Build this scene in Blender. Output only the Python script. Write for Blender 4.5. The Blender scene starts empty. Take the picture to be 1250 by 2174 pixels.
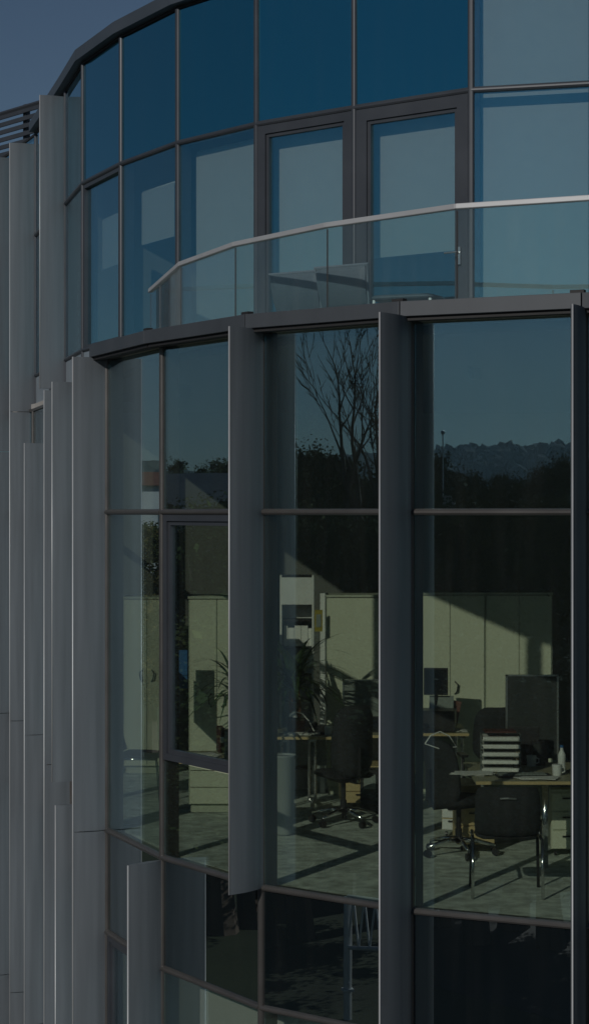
import bpy, bmesh, math, random
from mathutils import Vector, Matrix
R = math.radians
random.seed(7)
sc = bpy.context.scene
col = sc.collection
U = 2.9            # metres from the eye level transom down to the office floor
F0 = 2800.0        # nominal focal length (photo pixels) the plan was first measured with
K = 1.5            # depth factor: the lens is longer than that
F = F0 * K
ZC = 10.4          # camera height above ground

# ------------------------------------------------------------------ materials
def nt(name):
    m = bpy.data.materials.new(name); m.use_nodes = True
    n = m.node_tree.nodes; l = m.node_tree.links
    return m, n, l, n['Principled BSDF']

def mat(name, c, rough=0.5, metal=0.0, var=0.12, scale=6.0, bump=0.0, stretch=None, spec=None, bscale=None):
    m, n, l, b = nt(name)
    tc = n.new('ShaderNodeTexCoord'); mp = n.new('ShaderNodeMapping')
    l.new(tc.outputs['Object'], mp.inputs['Vector'])
    if stretch: mp.inputs['Scale'].default_value = stretch
    no = n.new('ShaderNodeTexNoise'); no.inputs['Scale'].default_value = scale; no.inputs['Detail'].default_value = 5
    l.new(mp.outputs[0], no.inputs['Vector'])
    rp = n.new('ShaderNodeValToRGB')
    rp.color_ramp.elements[0].position = .3; rp.color_ramp.elements[1].position = .7
    rp.color_ramp.elements[0].color = tuple(x * (1 - var) for x in c) + (1,)
    rp.color_ramp.elements[1].color = tuple(min(1, x * (1 + var)) for x in c) + (1,)
    l.new(no.outputs['Fac'], rp.inputs['Fac']); l.new(rp.outputs['Color'], b.inputs['Base Color'])
    mr = n.new('ShaderNodeMapRange'); mr.inputs['To Min'].default_value = max(0, rough - .08); mr.inputs['To Max'].default_value = min(1, rough + .08)
    l.new(no.outputs['Fac'], mr.inputs['Value']); l.new(mr.outputs[0], b.inputs['Roughness'])
    b.inputs['Metallic'].default_value = metal
    if spec is not None: b.inputs['Specular IOR Level'].default_value = spec
    if bump:
        n2 = n.new('ShaderNodeTexNoise'); n2.inputs['Scale'].default_value = bscale or scale * 4; n2.inputs['Detail'].default_value = 4
        l.new(tc.outputs['Object'], n2.inputs['Vector'])
        bp = n.new('ShaderNodeBump'); bp.inputs['Strength'].default_value = bump; bp.inputs['Distance'].default_value = .02
        l.new(n2.outputs['Fac'], bp.inputs['Height']); l.new(bp.outputs[0], b.inputs['Normal'])
    return m

def glass(name, refl, rtint, ttint, opaque=None, wobble=.0, dirt=0.0):
    m = bpy.data.materials.new(name); m.use_nodes = True
    n = m.node_tree.nodes; l = m.node_tree.links; n.clear()
    out = n.new('ShaderNodeOutputMaterial')
    gl = n.new('ShaderNodeBsdfGlossy'); gl.inputs['Roughness'].default_value = .004; gl.inputs['Color'].default_value = rtint + (1,)
    if opaque:
        tr = n.new('ShaderNodeBsdfDiffuse'); tr.inputs['Color'].default_value = opaque + (1,)
    else:
        tr = n.new('ShaderNodeBsdfTransparent'); tr.inputs['Color'].default_value = ttint + (1,)
    lw = n.new('ShaderNodeLayerWeight'); lw.inputs['Blend'].default_value = .5      # 1 - |cos|, the same from both sides
    fr = n.new('ShaderNodeMath'); fr.operation = 'POWER'; fr.inputs[1].default_value = 3.2; l.new(lw.outputs['Facing'], fr.inputs[0])
    tm = n.new('ShaderNodeMixRGB'); tm.inputs[1].default_value = rtint + (1,); tm.inputs[2].default_value = (1, 1, 1, 1)
    l.new(fr.outputs[0], tm.inputs[0]); l.new(tm.outputs[0], gl.inputs['Color'])
    ma = n.new('ShaderNodeMath'); ma.operation = 'MULTIPLY_ADD'; ma.inputs[1].default_value = 1 - refl; ma.inputs[2].default_value = refl
    ma.use_clamp = True
    l.new(fr.outputs[0], ma.inputs[0])
    mx = n.new('ShaderNodeMixShader'); l.new(ma.outputs[0], mx.inputs[0]); l.new(tr.outputs[0], mx.inputs[1]); l.new(gl.outputs[0], mx.inputs[2])
    if wobble:
        tc = n.new('ShaderNodeTexCoord'); no = n.new('ShaderNodeTexNoise'); no.inputs['Scale'].default_value = 1.3; no.inputs['Detail'].default_value = 1
        l.new(tc.outputs['Object'], no.inputs['Vector'])
        bp = n.new('ShaderNodeBump'); bp.inputs['Strength'].default_value = wobble; bp.inputs['Distance'].default_value = .02
        l.new(no.outputs['Fac'], bp.inputs['Height']); l.new(bp.outputs[0], gl.inputs['Normal'])
    last = mx
    if dirt:
        tc = n.new('ShaderNodeTexCoord'); mp = n.new('ShaderNodeMapping'); mp.inputs['Scale'].default_value = (5, 5, .5)
        l.new(tc.outputs['Object'], mp.inputs['Vector'])
        n3 = n.new('ShaderNodeTexNoise'); n3.inputs['Scale'].default_value = 2.2; n3.inputs['Detail'].default_value = 7
        l.new(mp.outputs[0], n3.inputs['Vector'])
        mr = n.new('ShaderNodeMapRange'); mr.inputs['From Min'].default_value = .45; mr.inputs['From Max'].default_value = .8
        mr.inputs['To Min'].default_value = dirt * .3; mr.inputs['To Max'].default_value = dirt
        l.new(n3.outputs['Fac'], mr.inputs['Value'])
        df = n.new('ShaderNodeBsdfDiffuse'); df.inputs['Color'].default_value = (.5, .5, .47, 1)
        m2 = n.new('ShaderNodeMixShader'); l.new(mr.outputs[0], m2.inputs[0]); l.new(mx.outputs[0], m2.inputs[1]); l.new(df.outputs[0], m2.inputs[2])
        last = m2
    l.new(last.outputs[0], out.inputs['Surface'])
    return m

M = {}
M['fin'] = mat('fin_aluminium', (.112, .127, .145), .5, .10, .14, 3.2, stretch=(4, 4, .16), spec=.25, bump=.05, bscale=2.2)
M['fin_plain'] = M['fin']
M['nose'] = mat('nose_aluminium', (.40, .41, .43), .45, .3, .05, 3)
M['frame'] = mat('frame_bronze', (.05, .056, .068), .42, .3, .08, 3)
M['cap'] = mat('cap_bronze', (.085, .082, .081), .35, .45, .08, 4)
M['fascia'] = mat('fascia_metal', (.058, .066, .078), .5, .2, .1, 2, stretch=(2, 2, .6))
M['eave'] = mat('eave_metal', (.065, .08, .10), .5, .3, .1, 2)
M['dark'] = mat('dark_gasket', (.012, .012, .014), .7, 0, .1, 5)
M['panel'] = mat('spandrel_metal', (.28, .33, .38), .4, .4, .08, 2)
M['glass'] = glass('tinted_glass', .23, (.58, .84, .98), (.90, .935, .89), wobble=.012, dirt=.010)
M['glass_up'] = glass('blue_glass', .26, (.28, .78, 1.0), (.885, .925, .905), wobble=.010, dirt=.008)
M['glass_sp'] = glass('spandrel_glass', .34, (.18, .74, 1.0), (0, 0, 0), opaque=(.002, .030, .055), wobble=.010, dirt=.006)
M['glass_dk'] = glass('dark_spandrel_glass', .30, (.80, .95, 1.0), (0, 0, 0), opaque=(.004, .007, .009), wobble=.010, dirt=.008)
M['glass_rail'] = glass('railing_glass', .05, (.9, 1, 1), (.90, .96, .95), dirt=.022)
M['steel'] = mat('brushed_steel', (.62, .62, .62), .28, .9, .05, 8)
M['concrete'] = mat('concrete', (.32, .31, .30), .85, 0, .1, 2, bump=.1)
M['render'] = mat('pale_render', (.52, .51, .48), .9, 0, .06, 1.5, bump=.1)
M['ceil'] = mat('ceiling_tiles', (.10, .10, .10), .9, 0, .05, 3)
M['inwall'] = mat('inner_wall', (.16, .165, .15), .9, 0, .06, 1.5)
M['carpet'] = mat('office_carpet', (.56, .62, .56), .95, 0, .35, 9, bump=.3, bscale=140)
M['blind'] = mat('blind_fabric', (.50, .50, .50), .9, 0, .03, 9)
M['cream'] = mat('cream_laminate', (.66, .68, .53), .5, 0, .04, 1.2)
M['creamedge'] = mat('cream_edge', (.50, .53, .42), .5, 0, .04, 2)
M['handle'] = mat('dark_handle', (.03, .03, .03), .4, .3)
M['wood'] = mat('beech_laminate', (.56, .43, .22), .5, 0, .10, 3, stretch=(1, 8, 8))
M['desk'] = mat('desk_top', (.40, .38, .26), .42, 0, .08, 3, stretch=(1, 8, 8))
M['black'] = mat('black_fabric', (.022, .025, .028), .85, 0, .25, 30, bump=.1)
M['blackp'] = mat('black_plastic', (.02, .02, .022), .4, 0, .15, 10)
M['chrome'] = mat('chrome', (.75, .75, .75), .14, 1, .03, 8)
M['grey'] = mat('grey_fabric', (.24, .27, .25), .9, 0, .1, 30)
M['white'] = mat('white_plastic', (.75, .76, .74), .45, 0, .04, 6)
M['bin'] = mat('bin_plastic', (.30, .33, .32), .5, 0, .06, 6)
M['paper'] = mat('paper', (.80, .80, .76), .9, 0, .04, 20)
M['red'] = mat('red_card', (.09, .03, .025), .6)
M['blue'] = mat('blue_card', (.03, .14, .34), .6)
M['yellow'] = mat('yellow_card', (.34, .27, .03), .6)
M['skinpink'] = mat('pink_card', (.24, .12, .10), .7)
M['leafin'] = mat('house_plant_leaf', (.045, .085, .03), .5, 0, .3, 8)
M['stem'] = mat('house_plant_stem', (.22, .10, .055), .8, 0, .3, 30)
M['pot'] = mat('plant_pot', (.10, .05, .035), .6)
M['greyd'] = mat('dark_grey_fabric', (.035, .042, .042), .8, 0, .1, 30)
M['screen'] = mat('screen_glass', (.012, .016, .022), .08, 0, .1, 3)
M['outf'] = mat('terrace_frame', (.14, .17, .20), .5, .2)
M['outw'] = mat('pale_weave', (.06, .08, .10), .6, 0, .08, 40)
M['bark'] = mat('bark', (.085, .065, .05), .9, 0, .3, 5, bump=.4)
M['twig'] = mat('bare_bark', (.07, .055, .045), .9, 0, .25, 5)
M['grass'] = mat('grass', (.034, .048, .02), .95, 0, .35, .25, bump=.5, bscale=6)
M['asphalt'] = mat('asphalt', (.05, .05, .052), .9, 0, .15, 1.2, bump=.15, bscale=60)
M['paving'] = mat('paving', (.055, .055, .05), .85, 0, .15, 1.4, bump=.15)
M['hill'] = mat('wooded_hill', (.026, .036, .016), .95, 0, .5, .035)
M['hwall'] = mat('house_wall', (.42, .40, .36), .9, 0, .08, 1)
M['hwhite'] = mat('white_house_wall', (.74, .74, .72), .85, 0, .05, 1)
M['roof'] = mat('slate_roof', (.09, .10, .12), .7, 0, .2, 3)
M['roofr'] = mat('tiled_roof', (.20, .09, .06), .8, 0, .2, 3)
M['hglass'] = mat('house_window', (.02, .03, .04), .05, 0, .1, 2)
M['galv'] = mat('galvanised_steel', (.72, .74, .75), .6, .1, .08, 6)

def leafmat(name, c1, c2):
    m, n, l, b = nt(name)
    g = n.new('ShaderNodeNewGeometry'); rp = n.new('ShaderNodeValToRGB')
    rp.color_ramp.elements[0].color = c1 + (1,); rp.color_ramp.elements[1].color = c2 + (1,)
    l.new(g.outputs['Random Per Island'], rp.inputs['Fac']); l.new(rp.outputs['Color'], b.inputs['Base Color'])
    b.inputs['Roughness'].default_value = .9; b.inputs['Specular IOR Level'].default_value = .12
    return m
M['leafd'] = leafmat('dark_leaves', (.022, .038, .014), (.06, .085, .025))
M['leafo'] = leafmat('olive_leaves', (.045, .055, .018), (.11, .115, .035))
M['leafa'] = leafmat('autumn_leaves', (.07, .05, .018), (.15, .12, .04))

# ------------------------------------------------------------------ helpers
def tag(o, label=None, cat=None, group=None, kind=None):
    if label: o['label'] = label
    if cat: o['category'] = cat
    if group: o['group'] = group
    if kind: o['kind'] = kind
    return o

def thing(name, label, cat, loc=(0, 0, 0), rz=0.0, group=None):
    o = bpy.data.objects.new(name, None); col.objects.link(o)
    o.location = loc; o.rotation_euler = (0, 0, rz); o.empty_display_size = .1
    return tag(o, label, cat, group)

def obj(name, bm, m, parent=None, smooth=False, bevel=0.0):
    me = bpy.data.meshes.new(name)
    bmesh.ops.recalc_face_normals(bm, faces=bm.faces)
    bm.to_mesh(me); bm.free()
    if isinstance(m, (list, tuple)):
        for k in m: me.materials.append(k)
    else: me.materials.append(m)
    if smooth:
        me.shade_smooth()
    o = bpy.data.objects.new(name, me); col.objects.link(o)
    if parent: o.parent = parent
    if bevel:
        bv = o.modifiers.new('bevel', 'BEVEL'); bv.width = bevel; bv.segments = 2; bv.limit_method = 'ANGLE'
    return o

def BM(): return bmesh.new()

def box(bm, c, s, rz=0.0, rx=0.0, ry=0.0, mi=0):
    mtx = Matrix.Translation(c) @ Matrix.Rotation(rz, 4, 'Z') @ Matrix.Rotation(ry, 4, 'Y') @ Matrix.Rotation(rx, 4, 'X') @ Matrix.Diagonal((s[0], s[1], s[2], 1))
    r = bmesh.ops.create_cube(bm, size=1, matrix=mtx)
    if mi:
        for f in {f for v in r['verts'] for f in v.link_faces}: f.material_index = mi
    return bm

def tube(bm, pts, r, seg=8, cap=True):
    pts = [Vector(p) for p in pts]
    rs = r if isinstance(r, (list, tuple)) else [r] * len(pts)
    rings = []
    up = Vector((0, 0, 1))
    for i, p in enumerate(pts):
        a = pts[max(0, i - 1)]; b = pts[min(len(pts) - 1, i + 1)]
        t = (b - a).normalized()
        ref = Vector((1, 0, 0)) if abs(t.z) > .9 else up
        s = t.cross(ref).normalized(); q = s.cross(t)
        rings.append([bm.verts.new(p + s * math.cos(2 * math.pi * k / seg) * rs[i] + q * math.sin(2 * math.pi * k / seg) * rs[i]) for k in range(seg)])
    for i in range(len(rings) - 1):
        for k in range(seg):
            bm.faces.new((rings[i][k], rings[i][(k + 1) % seg], rings[i + 1][(k + 1) % seg], rings[i + 1][k]))
    if cap and seg > 2:
        bm.faces.new(rings[0][::-1]); bm.faces.new(rings[-1])
    return bm

def prism(bm, poly, z0, z1):
    lo = [bm.verts.new((x, y, z0)) for x, y in poly]; hi = [bm.verts.new((x, y, z1)) for x, y in poly]
    n = len(poly)
    for i in range(n): bm.faces.new((lo[i], lo[(i + 1) % n], hi[(i + 1) % n], hi[i]))
    bm.faces.new(lo[::-1]); bm.faces.new(hi)
    return bm

def at(px, Y): return (px - 625) / F0 * Y      # Y: nominal depth, real depth is Y * K
def hz(py, Y): return ZC - (py - 1087) / F0 * Y
def lv(h): return ZC + h * U
def P(x, z): return Vector((x * U, z * U * K))

def copy_tree(o, parent=None):
    c = o.copy(); col.objects.link(c); c.parent = parent
    for ch in list(o.children): copy_tree(ch, c)
    return c

# ------------------------------------------------------------------ facade lines
LOW = [P(-2.25, 7.62), P(-1.90, 7.25), P(-1.62, 6.90), P(-1.407, 6.56), P(-1.24, 6.27), P(-1.105, 5.93), P(-.985, 5.59), P(-.885, 5.24),
       P(-.80, 4.93), P(-.71, 4.54), P(-.587, 4.142), P(-.3815, 3.815), P(-.0877, 3.509), P(.2913, 3.302), P(.698, 3.174),
       P(1.124, 3.145), P(1.545, 3.22), P(1.935, 3.39), P(2.27, 3.65)]
iP0, iP1, iP2, iP3, iP4 = 10, 11, 12, 13, 14
UP = [P(-2.25, 7.67), P(-1.90, 7.30), P(-1.62, 6.96), P(-1.407, 6.62), P(-1.24, 6.33), P(-1.105, 5.99), P(-.984, 5.68), P(-.854, 5.335),
      P(-.660, 5.033), P(-.419, 4.749), P(-.129, 4.519), P(.197, 4.336), P(.556, 4.152), P(.922, 4.087), P(1.294, 4.087),
      P(1.66, 4.15), P(2.01, 4.28), P(2.33, 4.466)]
BACK = [P(3.0, 4.6), P(3.0, 9.4), P(-2.25, 9.4)]

def seg_normal(a, b):      # outward (towards the street)
    d = (b - a).normalized(); return Vector((d.y, -d.x))

def offset(pts, d):
    out = []
    for i, p in enumerate(pts):
        ns = []
        if i > 0: ns.append(seg_normal(pts[i - 1], p))
        if i < len(pts) - 1: ns.append(seg_normal(p, pts[i + 1]))
        n = sum(ns, Vector((0, 0))).normalized()
        k = 1 / max(.3, n.dot(ns[0]))
        out.append(p + n * d * k)
    return out

bld = thing('office_building', 'curved glass office building with grey vertical sun fins and a glass railed terrace', 'building', (4.0, 26.0, 0))
def part(name, bm, m, parent=None, **k):
    o = obj(name, bm, m, None, **k)
    par = parent or bld
    o.parent = par
    o.matrix_parent_inverse = Matrix.Translation(bld.location).inverted()
    if parent and parent is not bld:
        o.matrix_parent_inverse = Matrix.Identity(4)
    return o

def seg_box(bm, a, b, z0, z1, out, depth, trim=0.0):
    """box along a-b, its outer face `out` metres outside the line, `depth` thick"""
    d = (b - a).normalized(); n = seg_normal(a, b)
    a2 = a + d * trim + n * out; b2 = b - d * trim + n * out
    prism(bm, [tuple(a2), tuple(b2), tuple(b2 - n * depth), tuple(a2 - n * depth)], z0, z1)
    return bm

def cap_bar(bm, a, b, z, h, out=.03, trim=0.0):
    """half round horizontal cover cap"""
    d = (b - a).normalized(); n = seg_normal(a, b)
    prof = [(-.06, -h / 2), (.0, -h / 2), (out * .7, -h * .38), (out, -h * .12), (out, h * .12), (out * .7, h * .38), (0, h / 2), (-.06, h / 2)]
    A = a + d * trim; B = b - d * trim
    ra = [bm.verts.new((A.x + n.x * o, A.y + n.y * o, z + q)) for o, q in prof]
    rb = [bm.verts.new((B.x + n.x * o, B.y + n.y * o, z + q)) for o, q in prof]
    k = len(prof)
    for i in range(k): bm.faces.new((ra[i], ra[(i + 1) % k], rb[(i + 1) % k], rb[i]))
    bm.faces.new(ra); bm.faces.new(rb[::-1])
    return bm

def mull(bm, p, n, z0, z1, w=.05, out=.028, back=.14):
    t = Vector((-n.y, n.x))
    prof = [(-w / 2, -back), (w / 2, -back), (w / 2, out * .4), (w * .34, out * .85), (w * .12, out), (-w * .12, out), (-w * .34, out * .85), (-w / 2, out * .4)]
    prism(bm, [tuple(p + t * a + n * b) for a, b in prof], z0, z1)
    return bm

def vnormal(pts, i):
    ns = []
    if i > 0: ns.append(seg_normal(pts[i - 1], pts[i]))
    if i < len(pts) - 1: ns.append(seg_normal(pts[i], pts[i + 1]))
    return sum(ns, Vector((0, 0))).normalized()

def pane(a, b, z0, z1, m, trim=.03, inset=0.0, parent=None, name='glass_pane'):
    bm = BM(); seg_box(bm, a, b, z0 + .012, z1 - .012, -inset, .010, trim)
    return part(name, bm, m, parent)

def window(a, b, z0, z1, fw, m, fm, name='window', step=True, door=False):
    """opening sash: wide frame with a recessed pane"""
    fr = BM()
    d = (b - a).normalized(); L = (b - a).length
    def piece(s0, s1, q0, q1, out, dep):
        A = a + d * s0; B = a + d * s1
        seg_box(fr, A, B, q0, q1, out, dep)
    t = .028
    piece(t, t + fw, z0, z1, .012, .09); piece(L - t - fw, L - t, z0, z1, .012, .09)
    piece(t + fw, L - t - fw, z1 - fw, z1, .012, .09); piece(t + fw, L - t - fw, z0, z0 + fw, .012, .09)
    if step:
        s = fw; w2 = .035
        piece(t + s, t + s + w2, z0 + s, z1 - s, -.008, .05); piece(L - t - s - w2, L - t - s, z0 + s, z1 - s, -.008, .05)
        piece(t + s + w2, L - t - s - w2, z1 - s - w2, z1 - s, -.008, .05); piece(t + s + w2, L - t - s - w2, z0 + s, z0 + s + w2, -.008, .05)
        fw += w2
    w = part(name, fr, fm)
    A = a + d * (t + fw - .005); B = a + d * (L - t - fw + .005)
    bm = BM(); seg_box(bm, A, B, z0 + fw - .005, z1 - fw + .005, -.03, .010)
    p = obj('pane', bm, m, w)
    if door:
        hb = BM(); n = seg_normal(a, b); q = a + d * (L - t - fw * .55) + n * .03
        box(hb, (q.x, q.y, door), (.035, .02, .16), math.atan2(d.y, d.x))
        e = q + n * .045; f = e - d * .13
        tube(hb, [(q.x, q.y, door + .03), (e.x, e.y, door + .03), (f.x, f.y, door + .03)], .009)
        obj('handle', hb, M['steel'], w)
    return w

# levels (in units of U above the camera)
L_FASC0, L_FASC1, L_T0, L_T1, L_T2, L_T3 = .485, .523, 0.0, -1.0, -1.32, -2.30
L_UB, L_UT, L_ROOF = .655, 1.33, 1.812

# ---- lower storey glazing
LT = .479
for i in range(len(LOW) - 1):
    a, b = LOW[i], LOW[i + 1]
    pane(a, b, lv(L_T0), lv(LT), M['glass'])
    if i == iP1:
        window(a, b, lv(-.715), lv(-.007), .055, M['glass'], M['frame'])
        pane(a, b, lv(L_T1), lv(-.715), M['glass'])
    else:
        pane(a, b, lv(L_T1), lv(L_T0), M['glass'])
    pane(a, b, lv(L_T2), lv(L_T1), M['glass_dk'])
    if i == iP0: window(a, b, lv(-2.2), lv(L_T2) - .02, .05, M['glass'], M['frame'])
    else: pane(a, b, lv(L_T3), lv(L_T2), M['glass'])
    pane(a, b, lv(-2.62), lv(L_T3), M['glass_dk'])
    pane(a, b, .4, lv(-2.62), M['glass'])
    for h, th in ((L_T0, .05), (L_T1, .05), (L_T2, .05), (L_T3, .05), (-2.62, .05)):
        bm = BM(); cap_bar(bm, a, b, lv(h), th, .034, .004)
        part('transom', bm, M['cap'])
    bm = BM(); seg_box(bm, a, b, lv(LT), lv(L_FASC0) + .02, .012, .08, .003)
    part('head_rail', bm, M['cap'])
    bm = BM(); seg_box(bm, a, b, 0.0, .4, .05, .2)
    part('plinth', bm, M['concrete'])
for i, p in enumerate(LOW):
    bm = BM(); mull(bm, p, vnormal(LOW, i), .4, lv(LT), .05)
    part('mullion', bm, M['cap'])

# ---- upper storey glazing
for i in range(len(UP) - 1):
    a, b = UP[i], UP[i + 1]
    pane(a, b, lv(L_UT), lv(L_ROOF), M['glass_up'] if i == 12 else M['glass_sp'] if 5 <= i <= 11 else M['glass_up'])
    if i == 7: window(a, b, lv(L_UB), lv(L_UT) - .02, .05, M['glass_up'], M['frame'], step=False)
    elif i == 10: window(a, b, lv(.60), lv(L_UT) - .02, .09, M['glass_up'], M['frame'], name='terrace_door')
    elif i == 11: window(a, b, lv(.60), lv(L_UT) - .02, .12, M['glass_up'], M['frame'], name='terrace_door', door=hz(548, 12.2))
    else: pane(a, b, lv(L_UB), lv(L_UT), M['glass_up'])
    bm = BM(); cap_bar(bm, a, b, lv(L_UT), .06, .03, .004); part('transom', bm, M['frame'])
    if i not in (10, 11):
        bm = BM(); cap_bar(bm, a, b, lv(L_UB), .05, .03, .004); part('transom', bm, M['frame'])
    bm = BM(); seg_box(bm, a, b, lv(L_FASC0) - .05, lv(.60) if i in (10, 11) else lv(L_UB) - .026, .004, .1, .002); part('kick_panel', bm, M['panel'])
for i, p in enumerate(UP):
    bm = BM(); mull(bm, p, vnormal(UP, i), lv(L_FASC1) - .3, lv(L_ROOF), .06)
    part('mullion', bm, M['frame'])

# ---- slabs, ceilings, walls
def slab(name, line, z0, z1, m, inset=.16):
    ins = offset(line, -inset)
    bm = BM(); prism(bm, [tuple(p) for p in ins] + [tuple(p + Vector((-.1 if k < 2 else .1, 0))) for k, p in enumerate(BACK)], z0, z1)
    return part(name, bm, m)
slab('office_floor', LOW, lv(L_T1) - .25, lv(L_T1) - .005, M['carpet'])
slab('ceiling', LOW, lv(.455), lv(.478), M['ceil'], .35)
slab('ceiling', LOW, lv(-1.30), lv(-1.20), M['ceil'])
slab('lower_floor', LOW, lv(L_T3) - .3, lv(L_T3), M['carpet'])
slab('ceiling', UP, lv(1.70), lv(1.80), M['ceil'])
# terrace slab: follows the lower front
bm = BM(); prism(bm, [tuple(p) for p in offset(LOW, -.02)] + [tuple(p) for p in BACK], lv(.481), lv(L_FASC1) - .02)
part('terrace_slab', bm, M['concrete'])
# roof
bm = BM(); prism(bm, [tuple(p) for p in offset(UP, .03)[4:]] + [tuple(p) for p in BACK[:2]] + [tuple(P(-1.0, 9.4))], lv(1.812) + .03, lv(1.812) + .11)
part('roof', bm, M['eave'])
ro = offset(UP, .10); ri = offset(UP, -.10)
bm = BM()
for i in range(4, len(ro) - 1):
    prism(bm, [tuple(ro[i]), tuple(ro[i + 1]), tuple(ri[i + 1]), tuple(ri[i])], lv(1.812) + .035, lv(1.812) + .165)
part('roof_edge', bm, M['eave'])
bm = BM()
for i in range(len(UP) - 1): seg_box(bm, UP[i], UP[i + 1], lv(1.812), lv(1.812) + .03, .012, .08, .002)
part('roof_gasket', bm, M['dark'])
# rear walls
bm = BM()
for a, b in ((LOW[-1], BACK[0]), (BACK[0], BACK[1]), (BACK[1], BACK[2]), (BACK[2], LOW[0])):
    seg_box(bm, a, b, 0, lv(1.812), -.02, .25)
part('rear_wall', bm, M['render'])
# inner partition wall across the office and the room above and below
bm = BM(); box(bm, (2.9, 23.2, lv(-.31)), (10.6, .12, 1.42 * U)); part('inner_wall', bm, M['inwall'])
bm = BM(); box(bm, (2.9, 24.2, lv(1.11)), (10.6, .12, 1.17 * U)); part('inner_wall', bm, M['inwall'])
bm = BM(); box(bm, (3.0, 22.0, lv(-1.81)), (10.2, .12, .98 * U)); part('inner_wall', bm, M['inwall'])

# ---- fascia segments with joints
fo = offset(LOW, .17); fi = offset(LOW, -.02)
for i in range(iP0, len(LOW) - 1):
    a, b = fo[i], fo[i + 1]; d = (b - a).normalized() * .004
    bm = BM(); prism(bm, [tuple(a + d), tuple(b - d), tuple(fi[i + 1] - d), tuple(fi[i] + d)], lv(L_FASC0), lv(L_FASC1))
    part('fascia', bm, M['fascia'], bevel=.004)
    bm = BM()
    q = b - d * 8 + (fi[i + 1] - b).normalized() * .05
    box(bm, (q.x, q.y, lv(L_FASC1) + .012), (.10, .05, .022), math.atan2(d.y, d.x))
    part('joint_clip', bm, M['dark'])
bm = BM()
for i in range(iP0, len(LOW) - 1): seg_box(bm, LOW[i], LOW[i + 1], lv(L_FASC0) - .028, lv(L_FASC0) - .001, .14, .1, .002)
part('shadow_gap', bm, M['dark'])

# ---- fins
def fin(base, tip, h0, h1, bulge=.10, joints=(), nose=True, label=None, screws=None):
    v = tip - base; L = v.length; t = v / L; n = Vector((t.y, -t.x))
    K = 14; up_, dn = [], []
    for k in range(K + 1):
        s = k / K; th = bulge * L * (math.sin(math.pi * min(1, max(0, s * .94 + .03))) ** .8)
        if k == 0: th = max(th, .012)
        if k == K: th = .006
        c = base + v * s
        up_.append(c + n * th); dn.append(c - n * th * .8)
    poly = [tuple(p) for p in up_] + [tuple(p) for p in reversed(dn)]
    zs = [lv(h0)] + [lv(j) for j in joints] + [lv(h1)]
    bm = BM()
    for a, b in zip(zs[:-1], zs[1:]):
        g = .005
        prism(bm, poly, a + (g if a != zs[0] else 0), b - (g if b != zs[-1] else 0))
    o = part('sun_fin', bm, M['fin'])
    for f in o.data.polygons:
        if abs(f.normal.z) < .5: f.use_smooth = True
    try:
        o.data.set_sharp_from_angle(angle=R(35))
    except Exception: pass
    if nose:
        nb = BM(); q = tip + t * .002
        tube(nb, [(q.x, q.y, zs[0]), (q.x, q.y, zs[-1])], .007, 8)
        nn = obj('edge_trim', nb, M['nose'], o, smooth=True)
    if screws:
        for k in range(screws):
            sb = BM(); q = base + v * .02 + n * (.02)
            z = hz(732 + k * 131.7, 10.1)
            bmesh.ops.create_uvsphere(sb, u_segments=8, v_segments=6, radius=.0075, matrix=Matrix.Translation((q.x, q.y, z)))
            obj('screw', sb, M['steel'], o, smooth=True)
    if label: o['label'] = label
    return o
def tip(base, px, db=.04):
    """free edge of a fin: db (in U) nearer the street than its mullion"""
    y = base.y - db * U
    return Vector(((px - 625) / F * y, y))
fin(LOW[iP0], tip(LOW[iP0], 155), -2.3, .485, joints=(-1.0,))
fin(LOW[8], tip(LOW[8], 111), -1.005, .485)
fin(LOW[8], tip(LOW[8], 118), -3.2, -1.092, joints=(-2.3,))
fin(LOW[7], tip(LOW[7], 94), -3.2, .482, joints=(-2.3, -1.0,))
fin(LOW[5], tip(LOW[5], 52), -3.2, .309, joints=(-2.3, -1.0,))
fin(UP[4], tip(UP[4], 21), -3.2, 1.767, joints=(-2.3, -1.0, .48))
fin(LOW[3], tip(LOW[3], -22), -3.2, 1.762, joints=(-2.3, -1.0, .30))
fin(LOW[2], tip(LOW[2], -60), -3.2, 1.4, joints=(-1.0,))
fin(UP[6], tip(UP[6], 85), .53, 1.79)
fin(LOW[iP1] , tip(LOW[iP1], 272, .09), -3.2, -1.0076, joints=(-2.3,))
fin(LOW[iP2] + P(.002, -.004), P(-.1695, 3.439), -1.0, .485, screws=9)
fin(LOW[iP3] + P(-.003, -.006), P(.2068, 3.1987), -3.2, .4855)
fin(LOW[iP4] + P(-.002, -.006), P(.648, 3.074), -3.2, .4855)
fin(LOW[15], P(1.09, 3.04), -2.0, .4855)
fin(LOW[16], P(1.53, 3.11), -3.2, .1)

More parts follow.
